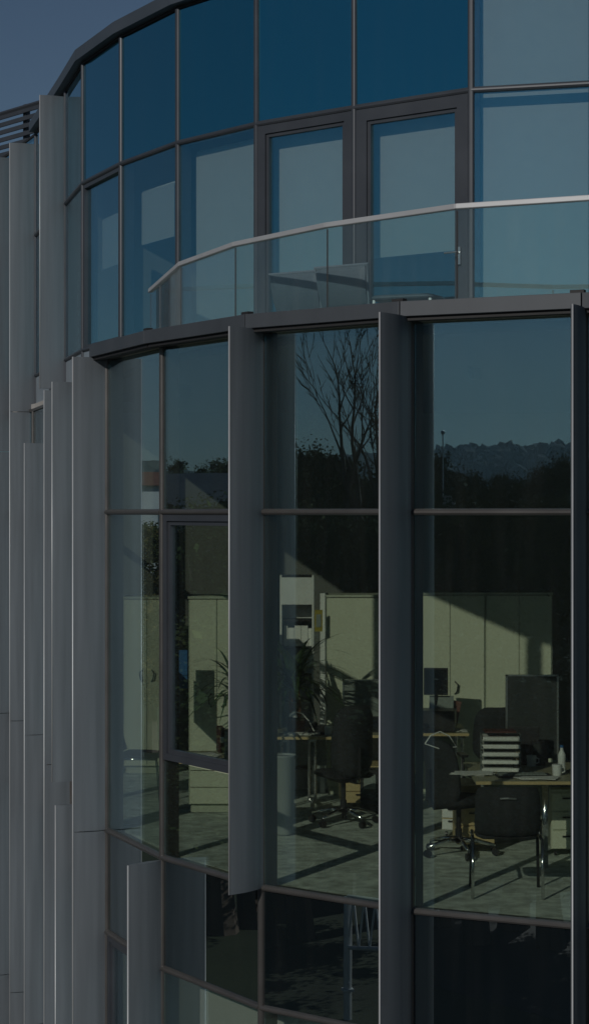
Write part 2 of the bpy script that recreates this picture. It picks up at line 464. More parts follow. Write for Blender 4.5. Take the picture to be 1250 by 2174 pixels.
# ---- terrace railing
RL = .82
RAIL = [P(x * RL, z * RL) for x, z in ((-.642, 5.90), (-.451, 5.263), (-.2178, 4.878), (.1138, 4.553), (.527, 4.275), (.975, 4.145), (1.43, 4.10), (1.86, 4.2), (2.28, 4.35))]
rail = BM()
ri2 = offset(RAIL, -.03); ro2 = offset(RAIL, .03)
for i in range(len(RAIL) - 1):
    prism(rail, [tuple(ro2[i]), tuple(ro2[i + 1]), tuple(ri2[i + 1]), tuple(ri2[i])], lv(RL) - .042, lv(RL))
hand = part('railing', rail, M['fascia'] if False else M['nose'], bevel=.006)
for i in range(len(RAIL) - 1):
    bm = BM(); seg_box(bm, RAIL[i], RAIL[i + 1], lv(L_FASC1) - .01, lv(RL) - .043, .006, .012, .006)
    obj('glass_panel', bm, M['glass_rail'], hand)
    bm = BM(); p = RAIL[i]; box(bm, (p.x, p.y, (lv(L_FASC1) + lv(RL)) / 2 - .025), (.012, .016, (RL - L_FASC1) * U - .06))
    obj('post', bm, M['dark'], hand)

# ---- roller blinds behind the upper glazing
def blind(i, z0, z1, s0=.05, s1=.05, d=.20, pts=UP):
    a, b = pts[i], pts[i + 1]; dd = (b - a).normalized()
    bm = BM(); seg_box(bm, a + dd * s0, b - dd * s1, z0, z1, -d, .004)
    o = part('roller_blind', bm, M['blind'])
    bm = BM(); n = seg_normal(a, b); A = a + dd * s0 - n * (d + .03); B = b - dd * s1 - n * (d + .03)
    tube(bm, [(A.x, A.y, z1), (B.x, B.y, z1)], .022); obj('blind_tube', bm, M['white'], o, smooth=True)
for i in (9, 10): blind(i, lv(.62), lv(1.30))
blind(11, lv(.84), lv(1.30)); blind(12, lv(.62), lv(1.80)); blind(13, lv(.62), lv(1.30)); blind(14, lv(.9), lv(1.30))
blind(8, lv(1.02), lv(1.22), .10, .50); blind(7, lv(.98), lv(1.18), .10, .55)
blind(iP1, lv(-2.2), lv(-1.33), .02, .02, .35, LOW); blind(iP2, lv(-2.2), lv(-1.36), .02, .02, .35, LOW)

# ---- louvred plant screen on the roof
ls = BM()
A = P(-1.33, 7.0); B = P(-1.75, 7.36); C = P(-1.0, 6.75)
lsd = (B - C).normalized()
tube(ls, [(C.x, C.y, lv(2.19)), (B.x, B.y, lv(2.19))], .035, 6)
screen = part('louvre_screen', ls, M['frame'])
for k in range(9):
    z = lv(2.17) - k * .12
    bm = BM(); mid = (B + C) / 2
    box(bm, (mid.x, mid.y, z), ((B - C).length, .03, .065), math.atan2(lsd.y, lsd.x))
    obj('slat', bm, M['frame'], screen)
for q in (.03, .30, .62, .97):
    p = C + (B - C) * q; bm = BM(); box(bm, (p.x + .04, p.y + .08, lv(2.0)), (.08, .08, .42 * U), math.atan2(lsd.y, lsd.x)); obj('post', bm, M['frame'], screen)

# ------------------------------------------------------------------ office furniture
FZ = lv(L_T1)
def cupboard(label, px0, px1, Y, top, doors=2, group='cream storage cupboards along the office wall', drawers=0, deep=.45):
    x0, x1 = at(px0, Y), at(px1, Y); w = x1 - x0; h = top - FZ
    t = thing('storage_cupboard', label, 'cupboard', ((x0 + x1) / 2, Y, FZ), 0, group)
    bm = BM()
    box(bm, (0, deep / 2 + .02, .04), (w - .04, deep - .04, .08)); box(bm, (-w / 2 + .01, deep / 2 + .01, h / 2 + .04), (.02, deep, h - .08)); box(bm, (w / 2 - .01, deep / 2 + .01, h / 2 + .04), (.02, deep, h - .08))
    box(bm, (0, deep - .01, h / 2 + .04), (w - .04, .02, h - .09)); box(bm, (0, deep / 2, h - .012), (w + .01, deep + .04, .024)); box(bm, (0, deep / 2, .09), (w - .04, deep - .03, .02))
    obj('carcass', bm, M['creamedge'], t)
    z0 = .085
    if drawers:
        for k in range(drawers):
            b = BM(); box(b, (0, 0, z0 + .08), (w - .03, .018, .155)); d = obj('drawer_front', b, M['cream'], t, bevel=.002); z0 += .162
    dw = (w - .02) / doors; dh = h - .03 - z0
    for k in range(doors):
        x = -w / 2 + .01 + dw * (k + .5)
        b = BM(); box(b, (x, 0, z0 + dh / 2), (dw - .006, .018, dh - .006)); d = obj('door', b, M['cream'], t, bevel=.002)
        hb = BM(); s = 1 if k % 2 == 0 else -1; hx = x + s * (dw / 2 - .05) if doors > 1 else x + dw / 2 - .06
        tube(hb, [(hx, -.01, 1.02), (hx - .02 * s, -.04, 1.05), (hx - .03 * s, -.04, 1.12), (hx, -.01, 1.15)], .008, 6)
        obj('handle', hb, M['handle'], d)
    return t
cupboard('cream cupboard with drawers under its doors behind the opening window', 400, 520, 12.7, hz(1266, 12.7), 2, drawers=3)
cupboard('cream tall cupboard standing behind the mesh chair and the grey desk screen', 693, 815, 13.5, hz(1263, 13.5), 1)
cupboard('cream tall cupboard whose left door is sunlit, behind the small monitor in the right window', 880, 1030, 13.6, hz(1258, 13.6), 2)
cupboard('cream tall cupboard at the right end of the row, behind the large dark desk screen', 1031, 1172, 13.6, hz(1258, 13.6), 2)
cupboard('cream cupboard seen in the narrow window beside the leftmost wide fin', 262, 362, 14.6, hz(1267, 14.6), 2)

# open shelving behind the plant
sx0, sx1 = at(596, 13.6), at(664, 13.6)
t = thing('bookshelf', 'open grey bookshelf with binders behind the spiky plant', 'bookshelf', ((sx0 + sx1) / 2, 13.6, FZ)); w = sx1 - sx0; h = hz(1222, 13.6) - FZ
bm = BM(); box(bm, (-w / 2, .15, h / 2), (.02, .3, h)); box(bm, (w / 2, .15, h / 2), (.02, .3, h)); box(bm, (0, .29, h / 2), (w - .02, .015, h - .01))
obj('carcass', bm, M['white'], t)
for z in (.25, .6, .95, 1.22, 1.50, 1.78, h - .01):
    bm = BM(); box(bm, (0, .14, z), (w - .02, .28, .02)); obj('shelf', bm, M['blackp'], t)
bm = BM(); box(bm, (0, .005, h - .16), (w - .02, .012, .28)); obj('top_flap', bm, M['white'], t)
k = 0
for z in (1.23, 1.51):
    x = -w / 2 + .03
    while x < w / 2 - .05:
        ww = random.choice((.04, .055, .07)); bh = random.uniform(.18, .235)
        bm = BM(); box(bm, (0, 0, bh / 2), (ww - .004, .2, bh)); o = obj('ring_binder', bm, M[random.choice(('paper', 'grey', 'white'))])
        o.location = ((sx0 + sx1) / 2 + x + ww / 2, 13.6 + .13, FZ + z + .001)
        tag(o, 'ring binder standing on a shelf of the grey bookshelf behind the plant', 'binder', 'ring binders on the bookshelf'); x += ww; k += 1
# door post / pillar beside the shelf
bm = BM(); box(bm, (0, 0, 1.03), (.05, .3, 2.06)); o = obj('partition_edge', bm, M['white']); o.location = (at(685, 13.5), 13.7, FZ); tag(o, 'narrow white upright panel between bookshelf and tall cupboard', 'panel')
bm = BM(); box(bm, (0, 0, .11), (.08, .02, .22)); box(bm, (0, -.012, .11), (.05, .004, .13), mi=1)
o = obj('yellow_sign', bm, [M['yellow'], M['grey']]); o.location = (at(676, 13.4), 13.4, hz(1341, 13.4)); tag(o, 'small yellow framed notice beside the bookshelf', 'notice')

def desk(label, x0, x1, Y0, Y1, h=.74, legs=((.15, .5), (.85, .5)), group='beech topped office desks', top='desk', modesty=True):
    t = thing('desk', label, 'desk', ((x0 + x1) / 2, Y0 + (Y1 - Y0) * .65 / K, FZ), 0, group); w = x1 - x0; d = (Y1 - Y0) * 1.3
    bm = BM(); box(bm, (0, 0, h - .013), (w, d, .024)); obj('desk_top', bm, M[top], t, bevel=.003)
    bm = BM(); box(bm, (0, -d / 2 - .002, h - .013), (w, .004, .026)); obj('edge_band', bm, M['wood'], t)
    for fx, fy in legs:
        x = -w / 2 + fx * w; bm = BM()
        tube(bm, [(x - .03, 0, .06), (x - .03, 0, h - .03)], .014); tube(bm, [(x + .03, 0, .06), (x + .03, 0, h - .03)], .014)
        tube(bm, [(x, -d * .42, .03), (x, -d * .2, .06), (x, 0, .075), (x, d * .2, .06), (x, d * .42, .03)], .02)
        box(bm, (x, 0, h - .045), (.06, d * .8, .03)); obj('leg', bm, M['steel'], t)
    if modesty: bm = BM(); box(bm, (0, d * .3, h - .22), (w * .8, .016, .28)); obj('modesty_panel', bm, M['grey'], t)
    return t
desk('desk under the spiky plant with silver cantilever legs, in the middle window', at(540, 12.9), at(712, 12.7), 12.65, 13.3, legs=((.38, .5), (.72, .5)))
desk('desk behind the tall backed mesh chair in the middle window', at(716, 12.9), at(862, 12.9), 12.75, 13.4, legs=((.8, .5),))
desk('desk carrying the small monitor, at the left edge of the right window', at(868, 12.9), at(994, 12.9), 12.85, 13.55, legs=((.9, .5),))
d3 = desk('desk with paper trays and round steel leg nearest the visitor chair in the right window', at(985, 11.3), at(1330, 11.0), 10.56, 11.5, legs=())
bm = BM(); tube(bm, [(at(1159, 10.7) - d3.location.x, -.33, 0), (at(1159, 10.7) - d3.location.x, -.33, .71)], .026, 16); obj('leg', bm, M['chrome'], d3, smooth=True)
bm = BM(); tube(bm, [(1.1, .3, 0), (1.1, .3, .71)], .026, 16); obj('leg', bm, M['chrome'], d3, smooth=True)
desk('low desk right behind the opening window at the left, with papers and a red binder', at(380, 11.8), at(520, 11.4), 11.55, 12.1, h=.72, legs=((.85, .5),), modesty=False)

def pedestal(label, px, Y, w=.42, h=.56, mats=('wood', 'white'), rz=0):
    t = thing('drawer_pedestal', label, 'drawer unit', (at(px, Y), Y, FZ), rz, 'drawer pedestals under the desks')
    bm = BM(); box(bm, (0, .25, h / 2 + .03), (w, .5, h - .06)); obj('carcass', bm, M[mats[0]], t, bevel=.003)
    for k in range(3):
        z = .06 + (h - .08) * (k + .5) / 3
        b = BM(); box(b, (0, -.01, z), (w - .01, .018, (h - .1) / 3 - .006)); q = obj('drawer_front', b, M[mats[1]], t, bevel=.002)
        b = BM(); box(b, (0, -.028, z + .03), (.12, .015, .012)); obj('handle', b, M['handle'], q)
    for sx in (-1, 1):
        b = BM(); tube(b, [(sx * w * .4, .05, .02), (sx * w * .4 + .02, .05, .02)], .02, 10); obj('castor', b, M['blackp'], t)
    return t
pedestal('beech drawer pedestal behind the tall backed mesh chair', 768, 12.85, .42, .42, ('wood', 'wood'))
pedestal('white fronted drawer pedestal with beech side, behind the left chair of the right window', 966, 11.75, .24, .40, ('wood', 'white'), R(-14))
pedestal('beech drawer pedestal under the desk with paper trays', 1010, 11.25, .32, .56, ('wood', 'wood'))
pedestal('pale drawer pedestal at the right edge of the right window', 1208, 11.1, .30, .56, ('cream', 'cream'))

def rrect(w, h, r, n=5):
    pts = []
    for cx, cy, a0 in ((w / 2 - r, h / 2 - r, 0), (-w / 2 + r, h / 2 - r, 90), (-w / 2 + r, -h / 2 + r, 180), (w / 2 - r, -h / 2 + r, 270)):
        for k in range(n + 1):
            a = R(a0 + 90 * k / n); pts.append((cx + r * math.cos(a), cy + r * math.sin(a)))
    return pts

def shell(w, h, r, t, curve, z0, y0, lean=0.0, taper=.0):
    """upright curved pad, width along x"""
    bm = BM(); nx, nz = 10, 10; g = {}
    for side in (0, 1):
        for i in range(nx + 1):
            for j in range(nz + 1):
                u = i / nx * 2 - 1; v = j / nz * 2 - 1
                # superellipse corner rounding
                k = (1 - min(1, abs(v)) ** 6 * r) ; x = u * w / 2 * k * (1 - taper * (j / nz))
                z = v * h / 2 * (1 - min(1, abs(u)) ** 6 * r * .6)
                e = 1 - max(abs(u), abs(v)) ** 8
                y = curve * u * u + (-.5 if side else .5) * t * (.35 + .65 * e) + lean * (z + h / 2) - .03 * math.sin(math.pi * (j / nz))
                g[side, i, j] = bm.verts.new((x, y0 + y, z0 + h / 2 + z))
    for i in range(nx):
        for j in range(nz):
            bm.faces.new((g[0, i, j], g[0, i + 1, j], g[0, i + 1, j + 1], g[0, i, j + 1]))
            bm.faces.new((g[1, i, j], g[1, i, j + 1], g[1, i + 1, j + 1], g[1, i + 1, j]))
    for i in range(nx):
        bm.faces.new((g[0, i, 0], g[1, i, 0], g[1, i + 1, 0], g[0, i + 1, 0])); bm.faces.new((g[0, i, nz], g[0, i + 1, nz], g[1, i + 1, nz], g[1, i, nz]))
        bm.faces.new((g[0, 0, i], g[0, 0, i + 1], g[1, 0, i + 1], g[1, 0, i])); bm.faces.new((g[0, nx, i], g[1, nx, i], g[1, nx, i + 1], g[0, nx, i + 1]))
    return bm

def cushion(w, d, t, z):
    bm = BM(); n = 10; g = {}
    for s in (0, 1):
        for i in range(n + 1):
            for j in range(n + 1):
                u = i / n * 2 - 1; v = j / n * 2 - 1
                x = u * w / 2 * (1 - abs(v) ** 5 * .14); y = v * d / 2 * (1 - abs(u) ** 5 * .10)
                e = 1 - max(abs(u), abs(v)) ** 6
                g[s, i, j] = bm.verts.new((x, y, z + (1 if s else -1) * t / 2 * (.25 + .75 * e) - (.02 * max(0, v) ** 2 if s else 0)))
    for i in range(n):
        for j in range(n):
            bm.faces.new((g[1, i, j], g[1, i + 1, j], g[1, i + 1, j + 1], g[1, i, j + 1])); bm.faces.new((g[0, i, j], g[0, i, j + 1], g[0, i + 1, j + 1], g[0, i + 1, j]))
        bm.faces.new((g[0, i, 0], g[0, i + 1, 0], g[1, i + 1, 0], g[1, i, 0])); bm.faces.new((g[0, i, n], g[1, i, n], g[1, i + 1, n], g[0, i + 1, n]))
        bm.faces.new((g[0, 0, i], g[1, 0, i], g[1, 0, i + 1], g[0, 0, i + 1])); bm.faces.new((g[0, n, i], g[0, n, i + 1], g[1, n, i + 1], g[1, n, i]))
    return bm

def office_chair(label, x, y, rz, backh=.62, top=1.10, arms=True, starrot=0.0):
    """front of the seat faces local -y"""
    t = thing('office_chair', label, 'office chair', (x, y, FZ), rz, 'black swivel chairs at the desks')
    obj('seat', cushion(.48, .46, .08, .47), M['black'], t, smooth=True)
    obj('backrest', shell(.44, backh, .22, .05, -.10, top - backh, .27, .10, .10), M['black'], t, smooth=True)
    bm = BM(); tube(bm, [(0, .12, .42), (0, .26, .42), (0, .33, .50), (0, .33, .75)], .022); obj('back_bracket', bm, M['blackp'], t)
    bm = BM(); tube(bm, [(0, 0, .10), (0, 0, .22)], .03, 12); tube(bm, [(0, 0, .22), (0, 0, .42)], .022, 12); box(bm, (0, .02, .415), (.2, .24, .03)); obj('gas_column', bm, M['blackp'], t)
    for k in range(5):
        a = 2 * math.pi * k / 5 + starrot; c, s = math.cos(a), math.sin(a)
        bm = BM(); tube(bm, [(c * .03, s * .03, .13), (c * .14, s * .14, .125), (c * .31, s * .31, .085)], [.028, .021, .013], 8); leg = obj('base_leg', bm, M['chrome'], t, smooth=True)
        bm = BM()
        for q in (-.014, .014):
            tube(bm, [(c * .31 - s * (q - .009), s * .31 + c * (q - .009), .032), (c * .31 - s * (q + .009), s * .31 + c * (q + .009), .032)], .031, 12)
        tube(bm, [(c * .31, s * .31, .035), (c * .31, s * .31, .085)], .008, 6)
        obj('castor', bm, M['blackp'], leg)
    if arms:
        for sx in (-1, 1):
            bm = BM(); tube(bm, [(sx * .2, .05, .42), (sx * .28, .05, .45), (sx * .28, .03, .64)], .014); box(bm, (sx * .28, 0, .655), (.07, .24, .025)); obj('armrest', bm, M['blackp'], t, bevel=.006)
    return t
office_chair('tall backed black mesh swivel chair alone in the middle window', at(728, 12.35), 12.25, R(205), .66, 1.13, False, .45)
office_chair('black swivel chair seen side on in the right window, wire hanger on its back', at(975, 11.1), 11.15, R(125), .58, 1.0, False, .2)
office_chair('black swivel chair with a wide back behind the paper trays', at(1045, 12.2), 12.2, R(185), .50, 1.12, True, .1)
office_chair('black swivel chair at the far right edge of the right window', at(1168, 11.75), 11.75, R(115), .60, 1.12, True, .3)

def visitor_chair(label, x, y, rz):
    """four legged stacking chair, front to local +y, backrest at -y"""
    t = thing('visitor_chair', label, 'chair', (x, y, FZ), rz, 'four legged visitor chairs')
    obj('seat', cushion(.47, .44, .06, .455), M['black'], t, smooth=True)
    obj('backrest', shell(.50, .37, .09, .035, .05, .47, -.25, -.10, .04), M['black'], t, smooth=True)
    bm = BM(); tube(bm, [(-.06, -.335, .76), (0, -.345, .765), (.06, -.335, .76)], .007, 6); obj('back_grip', bm, M['steel'], t)
    for sx in (-1, 1):
        bm = BM(); tube(bm, [(sx * .262, -.27, .0), (sx * .258, -.24, .44)], .0125, 10); obj('leg', bm, M['chrome'], t, smooth=True)
        bm = BM(); tube(bm, [(sx * .262, .22, .0), (sx * .25, .18, .44)], .0125, 10); obj('leg', bm, M['blackp'], t, smooth=True)
        bm = BM(); tube(bm, [(sx * .258, -.25, .435), (sx * .252, .19, .435)], .0125, 8); obj('seat_rail', bm, M['chrome'], t, smooth=True)
    return t
visitor_chair('black visitor chair with four silver legs seen from behind, nearest the right window', at(1078, 9.95), 10.05, R(-3))
visitor_chair('black visitor chair in the narrow window beside the leftmost wide fin', at(300, 13.2), 13.3, R(-95))

# desk screens
def desk_screen(label, px0, px1, Y, py_top, z0=.74, fab='grey'):
    x0, x1 = at(px0, Y), at(px1, Y); h = hz(py_top, Y) - FZ - z0; w = x1 - x0
    t = thing('desk_screen', label, 'desk screen', ((x0 + x1) / 2, Y, FZ + z0), 0, 'grey desk screens')
    bm = BM(); box(bm, (0, 0, h / 2), (w - .03, .03, h - .02)); obj('panel', bm, M[fab], t)
    bm = BM(); box(bm, (w / 2 - .008, 0, h / 2), (.016, .04, h)); box(bm, (-w / 2 + .008, 0, h / 2), (.016, .04, h)); box(bm, (0, 0, h - .006), (w, .04, .012)); obj('frame', bm, M['steel'], t)
desk_screen('grey fabric desk screen behind the tall backed mesh chair', 727, 822, 13.25, 1443)
desk_screen('large dark desk screen with silver edge in the right window', 1073, 1185, 11.5, 1433, fab='greyd')

def monitor(label, px, Y, w, h, zdesk, rz=0.0, lift=.12):
    t = thing('computer_monitor', label, 'monitor', (at(px, Y), Y, zdesk), rz, 'computer monitors on the desks')
    bm = BM(); box(bm, (0, 0, lift + h / 2), (w, .035, h)); obj('housing', bm, M['blackp'], t, bevel=.005)
    bm = BM(); box(bm, (0, -.02, lift + h / 2), (w - .03, .006, h - .03)); obj('screen', bm, M['screen'], t)
    bm = BM(); tube(bm, [(0, .02, .01), (0, .03, lift + h * .4)], .018); box(bm, (0, .02, .008), (.22, .16, .014)); obj('stand', bm, M['blackp'], t)
monitor('flat monitor on the desk at the left edge of the right window', 925, 13.1, .24, .27, FZ + .74, R(-8), .34)
monitor('small monitor on the desk behind the tall backed mesh chair', 796, 12.95, .17, .13, FZ + .74, 0, .02)
monitor('monitor in front of the large grey desk screen, beside the paper trays', 1112, 11.3, .26, .24, FZ + .74, R(170), .08)

# letter trays with paper
t = thing('letter_trays', 'stack of paper filled letter trays on the desk in the right window', 'letter trays', (at(1062, 11.0), 11.0, FZ + .741), R(-4))
for k in range(5):
    z = k * .064
    bm = BM(); box(bm, (0, 0, z + .004), (.33, .25, .006)); box(bm, (-.163, 0, z + .025), (.005, .25, .045)); box(bm, (.163, 0, z + .025), (.005, .25, .045)); box(bm, (0, .123, z + .02), (.33, .005, .035)); tr = obj('tray', bm, M['grey'], t)
    bm = BM()
    for q in range(3): box(bm, (random.uniform(-.008, .008), -.012 + random.uniform(-.01, .01), z + .012 + q * .009), (.305, .235, .008), random.uniform(-.03, .03))
    obj('paper_stack', bm, M['paper'], tr)
bm = BM(); box(bm, (0, 0, .007), (.26, .22, .012)); o = obj('red_folder', bm, M['red']); o.location = (at(1060, 11.0), 11.0, FZ + .741 + .325); tag(o, 'dark red folder lying on top of the letter trays', 'folder')

def small(name, label, cat, px, Y, z, parts, rz=0, group=None):
    t = thing(name, label, cat, (at(px, Y), Y, z), rz, group)
    for pn, m, fn in parts:
        bm = BM(); fn(bm); obj(pn, bm, M[m], t)
    return t
DZ = FZ + .741
def kb(bm):
    box(bm, (0, 0, .01), (.44, .15, .016))
small('printer', 'black desktop printer under the small monitor at the left of the right window', 'printer', 930, 13.0, DZ, [('case', 'blackp', lambda b: box(b, (0, 0, .11), (.34, .3, .2))), ('paper_tray', 'grey', lambda b: box(b, (.02, .17, .25), (.24, .02, .16), rx=R(-18)))], R(-8))
small('pen_pot', 'dark pen pot with pencils beside the letter trays', 'pen pot', 1096, 10.95, DZ, [('pot', 'blackp', lambda b: tube(b, [(0, 0, 0), (0, 0, .10)], .035, 12)), ('pencils', 'wood', lambda b: [tube(b, [(x, y, .05), (x * 2.2, y * 2.2, .17)], .004, 5) for x, y in ((.01, 0), (-.01, .01), (0, -.012), (.012, .012))])])
small('water_bottle', 'clear plastic water bottle near the right edge of the near desk', 'bottle', 1192, 10.9, DZ, [('bottle', 'white', lambda b: tube(b, [(0, 0, 0), (0, 0, .15), (0, 0, .19), (0, 0, .21)], [.032, .032, .014, .014], 12)), ('cap', 'blue', lambda b: tube(b, [(0, 0, .21), (0, 0, .23)], .016, 10))])
small('desk_speaker', 'small dark box speaker on the desk before the large dark desk screen', 'speaker', 1142, 11.25, DZ, [('case', 'blackp', lambda b: box(b, (0, 0, .1), (.11, .12, .2))), ('grille', 'greyd', lambda b: box(b, (0, -.064, .1), (.09, .006, .17)))])
small('keyboard', 'black keyboard on the desk behind the visitor chair', 'keyboard', 1110, 10.75, DZ, [('case', 'blackp', kb), ('keys', 'grey', lambda b: [box(b, (-.19 + .03 * i, -.05 + .027 * j, .022), (.024, .021, .008)) for i in range(13) for j in range(5)])], R(6))
small('desk_phone', 'black desk telephone beside the small monitor', 'telephone', 886 + 30, 12.95, DZ, [('base', 'blackp', lambda b: box(b, (0, 0, .03), (.2, .2, .04), rx=R(12))), ('handset', 'blackp', lambda b: tube(b, [(-.08, -.08, .07), (-.08, -.06, .085), (-.08, .06, .095), (-.08, .08, .08)], [.024, .014, .014, .024])), ('keypad', 'grey', lambda b: box(b, (.03, -.01, .055), (.09, .11, .008), rx=R(12)))], R(15))
small('desk_phone', 'black desk telephone on the desk with the spiky plant', 'telephone', 682, 12.85, DZ, [('base', 'blackp', lambda b: box(b, (0, 0, .03), (.22, .2, .04), rx=R(12))), ('handset', 'blackp', lambda b: tube(b, [(-.08, -.08, .07), (-.08, -.06, .085), (-.08, .06, .095), (-.08, .08, .08)], [.024, .014, .014, .024]))], R(-15))
def lamp(b):
    tube(b, [(0, 0, .0), (0, 0, .015)], .06, 14); tube(b, [(0, 0, .015), (-.05, 0, .12), (-.12, 0, .20), (-.20, 0, .22)], .006, 6)
small('desk_lamp', 'thin white desk lamp bent over the desk beside the spiky plant', 'lamp', 668, 12.8, DZ, [('arm', 'white', lamp), ('shade', 'white', lambda b: tube(b, [(-.20, 0, .225), (-.21, 0, .17)], [.015, .045], 12))])
# mug, papers, pen pots
for px, Y, c, lab in ((697, 12.75, 'white', 'white mug on the desk just left of the tall backed mesh chair'), (1182, 10.8, 'white', 'white mug on the near desk at the right of the right window'), (1128, 11.2, 'white', 'white mug before the large grey desk screen')):
    small('mug', lab, 'mug', px, Y, DZ, [('cup', c, lambda b: tube(b, [(0, 0, 0), (0, 0, .09)], [.036, .042], 14)), ('handle', c, lambda b: tube(b, [(.038, 0, .02), (.062, 0, .03), (.062, 0, .06), (.04, 0, .07)], .006, 6))])
def papers(label, px, Y, z, n=3, s=(.3, .21)):
    bm = BM()
    for q in range(n): box(bm, (random.uniform(-.04, .04), random.uniform(-.03, .03), .003 + q * .004), (s[0], s[1], .003), random.uniform(-.5, .5))
    o = obj('paper_sheets', bm, M['paper']); o.location = (at(px, Y), Y, z); tag(o, label, 'papers')
papers('loose papers on the near desk left of the letter trays', 1000, 10.85, DZ, 4)
papers('loose papers on the low desk behind the opening window', 425, 11.75, FZ + .722, 4)
papers('loose papers on the near desk in front of the keyboard', 1135, 10.68, DZ, 3)
papers('loose papers on the desk with the spiky plant', 640, 12.8, DZ, 3)
papers('papers on the desk at the left edge of the right window', 950, 13.0, DZ, 3)
bm = BM(); box(bm, (0, 0, .15), (.05, .24, .22)); box(bm, (0, -.121, .16), (.03, .004, .05), mi=1); o = obj('ring_binder', bm, [M['red'], M['paper']]); o.location = (at(468, 11.75), 11.75, FZ + .722); o.rotation_euler = (0, 0, R(8)); tag(o, 'red binder standing on the low desk behind the opening window', 'binder')
bm = BM(); box(bm, (0, 0, .12), (.06, .25, .24)); o = obj('box_file', bm, M['grey']); o.location = (at(484, 11.7), 11.7, FZ + .722); tag(o, 'grey box file beside the red binder', 'box file')
bm = BM(); box(bm, (0, 0, .20), (.02, .40, .40)); box(bm, (0, 0, .42), (.5, .012, .36)); o = obj('blue_poster_board', bm, M['blue']); o.location = (at(378, 12.4), 12.4, FZ + 1.0); tag(o, 'blue board seen in the left edge of the opening window', 'board')
o.scale = (.35, 1, 1)
# standing folders and carton
bm = BM(); box(bm, (0, 0, .14), (.10, .24, .28)); o = obj('pink_folder', bm, M['skinpink']); o.location = (at(948, 13.2), 13.2, DZ); o.rotation_euler = (0, R(12), R(20)); tag(o, 'pink folder leaning beside the small monitor', 'folder')
small('pc_tower', 'black computer tower on the floor by the beech pedestal', 'computer', 800, 12.7, FZ, [('case', 'blackp', lambda b: box(b, (0, .2, .21), (.19, .42, .40), R(-20))), ('front_panel', 'grey', lambda b: box(b, (-.07, -.005, .3), (.12, .01, .14), R(-20)))])
# tall waste bin
t = thing('waste_bin', 'tall pale tapered waste bin beside the dark fin in the middle window', 'bin', (at(603, 11.8), 11.85, FZ))
bm = BM()
prof = [(.085, 0), (.095, .02), (.125, .70), (.135, .71), (.13, .72), (.118, .71), (.09, .05)]
rings = []
for r_, z in prof: rings.append([bm.verts.new((.82 * r_ * math.cos(2 * math.pi * k / 24), r_ * math.sin(2 * math.pi * k / 24), z)) for k in range(24)])
for a, b in zip(rings[:-1], rings[1:]):
    for k in range(24): bm.faces.new((a[k], a[(k + 1) % 24], b[(k + 1) % 24], b[k]))
bm.faces.new(rings[0]); bm.faces.new(rings[-1]); obj('body', bm, M['bin'], t, smooth=True)
bm = BM(); tube(bm, [(0, 0, .69), (0, 0, .70)], .115, 20); obj('bin_bag', bm, M['grey'], t)

# spiky house plant
def spiky(label, px, Y, z, n, L, seed, stemh=.28):
    rnd = random.Random(seed)
    t = thing('potted_plant', label, 'plant', (at(px, Y), Y, z), 0)
    bm = BM(); tube(bm, [(0, 0, 0), (0, 0, .12), (0, 0, .14)], [.08, .10, .105], 16); obj('pot', bm, M['pot'], t, smooth=False)
    bm = BM(); tube(bm, [(.02, 0, .12), (.03, .01, .12 + stemh * .5), (.01, 0, .12 + stemh)], [.03, .022, .016]); tube(bm, [(-.03, 0, .12), (-.05, .01, .12 + stemh * .6), (-.06, 0, .10 + stemh * .9)], [.026, .02, .014]); obj('stem', bm, M['stem'], t)
    bm = BM()
    for k in range(n):
        a = rnd.uniform(0, 2 * math.pi); el = rnd.uniform(.15, 1.25); ln = L * rnd.uniform(.6, 1.1)
        p = Vector((rnd.choice((.01, -.06)), 0, .12 + stemh * rnd.uniform(.85, 1.25))); d = Vector((math.cos(a) * math.cos(el), math.sin(a) * math.cos(el), math.sin(el)))
        w = .017; prev = None; side = Vector((-math.sin(a), math.cos(a), 0)); N = 8
        for s in range(N + 1):
            ww = w * (1 - (s / N) ** 2) + .001
            v1 = bm.verts.new(p + side * ww); v2 = bm.verts.new(p - side * ww)
            if prev: bm.faces.new((prev[0], prev[1], v2, v1))
            prev = (v1, v2); p = p + d * ln / N; d = (d + Vector((0, 0, -.19))).normalized()
    obj('leaves', bm, M['leafin'], t)
spiky('spiky arching house plant with brown stems on the desk in the middle window', 628, 12.9, DZ, 120, .78, 3, .34)
spiky('spiky arching house plant half hidden behind the long fin at the opening window', 512, 12.3, FZ + .722, 60, .72, 5, .35)

# wire hanger on the chair
bm = BM(); tube(bm, [(-.13, 0, 0), (-.08, 0, .07), (0, 0, .10), (.08, 0, .06), (.14, 0, -.03), (0, 0, -.045), (-.13, 0, 0)], .005, 6); o = obj('coat_hanger', bm, M['white']); o.location = (at(934, 10.98), 10.98, FZ + .97); o.rotation_euler = (0, 0, R(10)); tag(o, 'thin white wire hanger hooked on the side-on swivel chair', 'hanger')

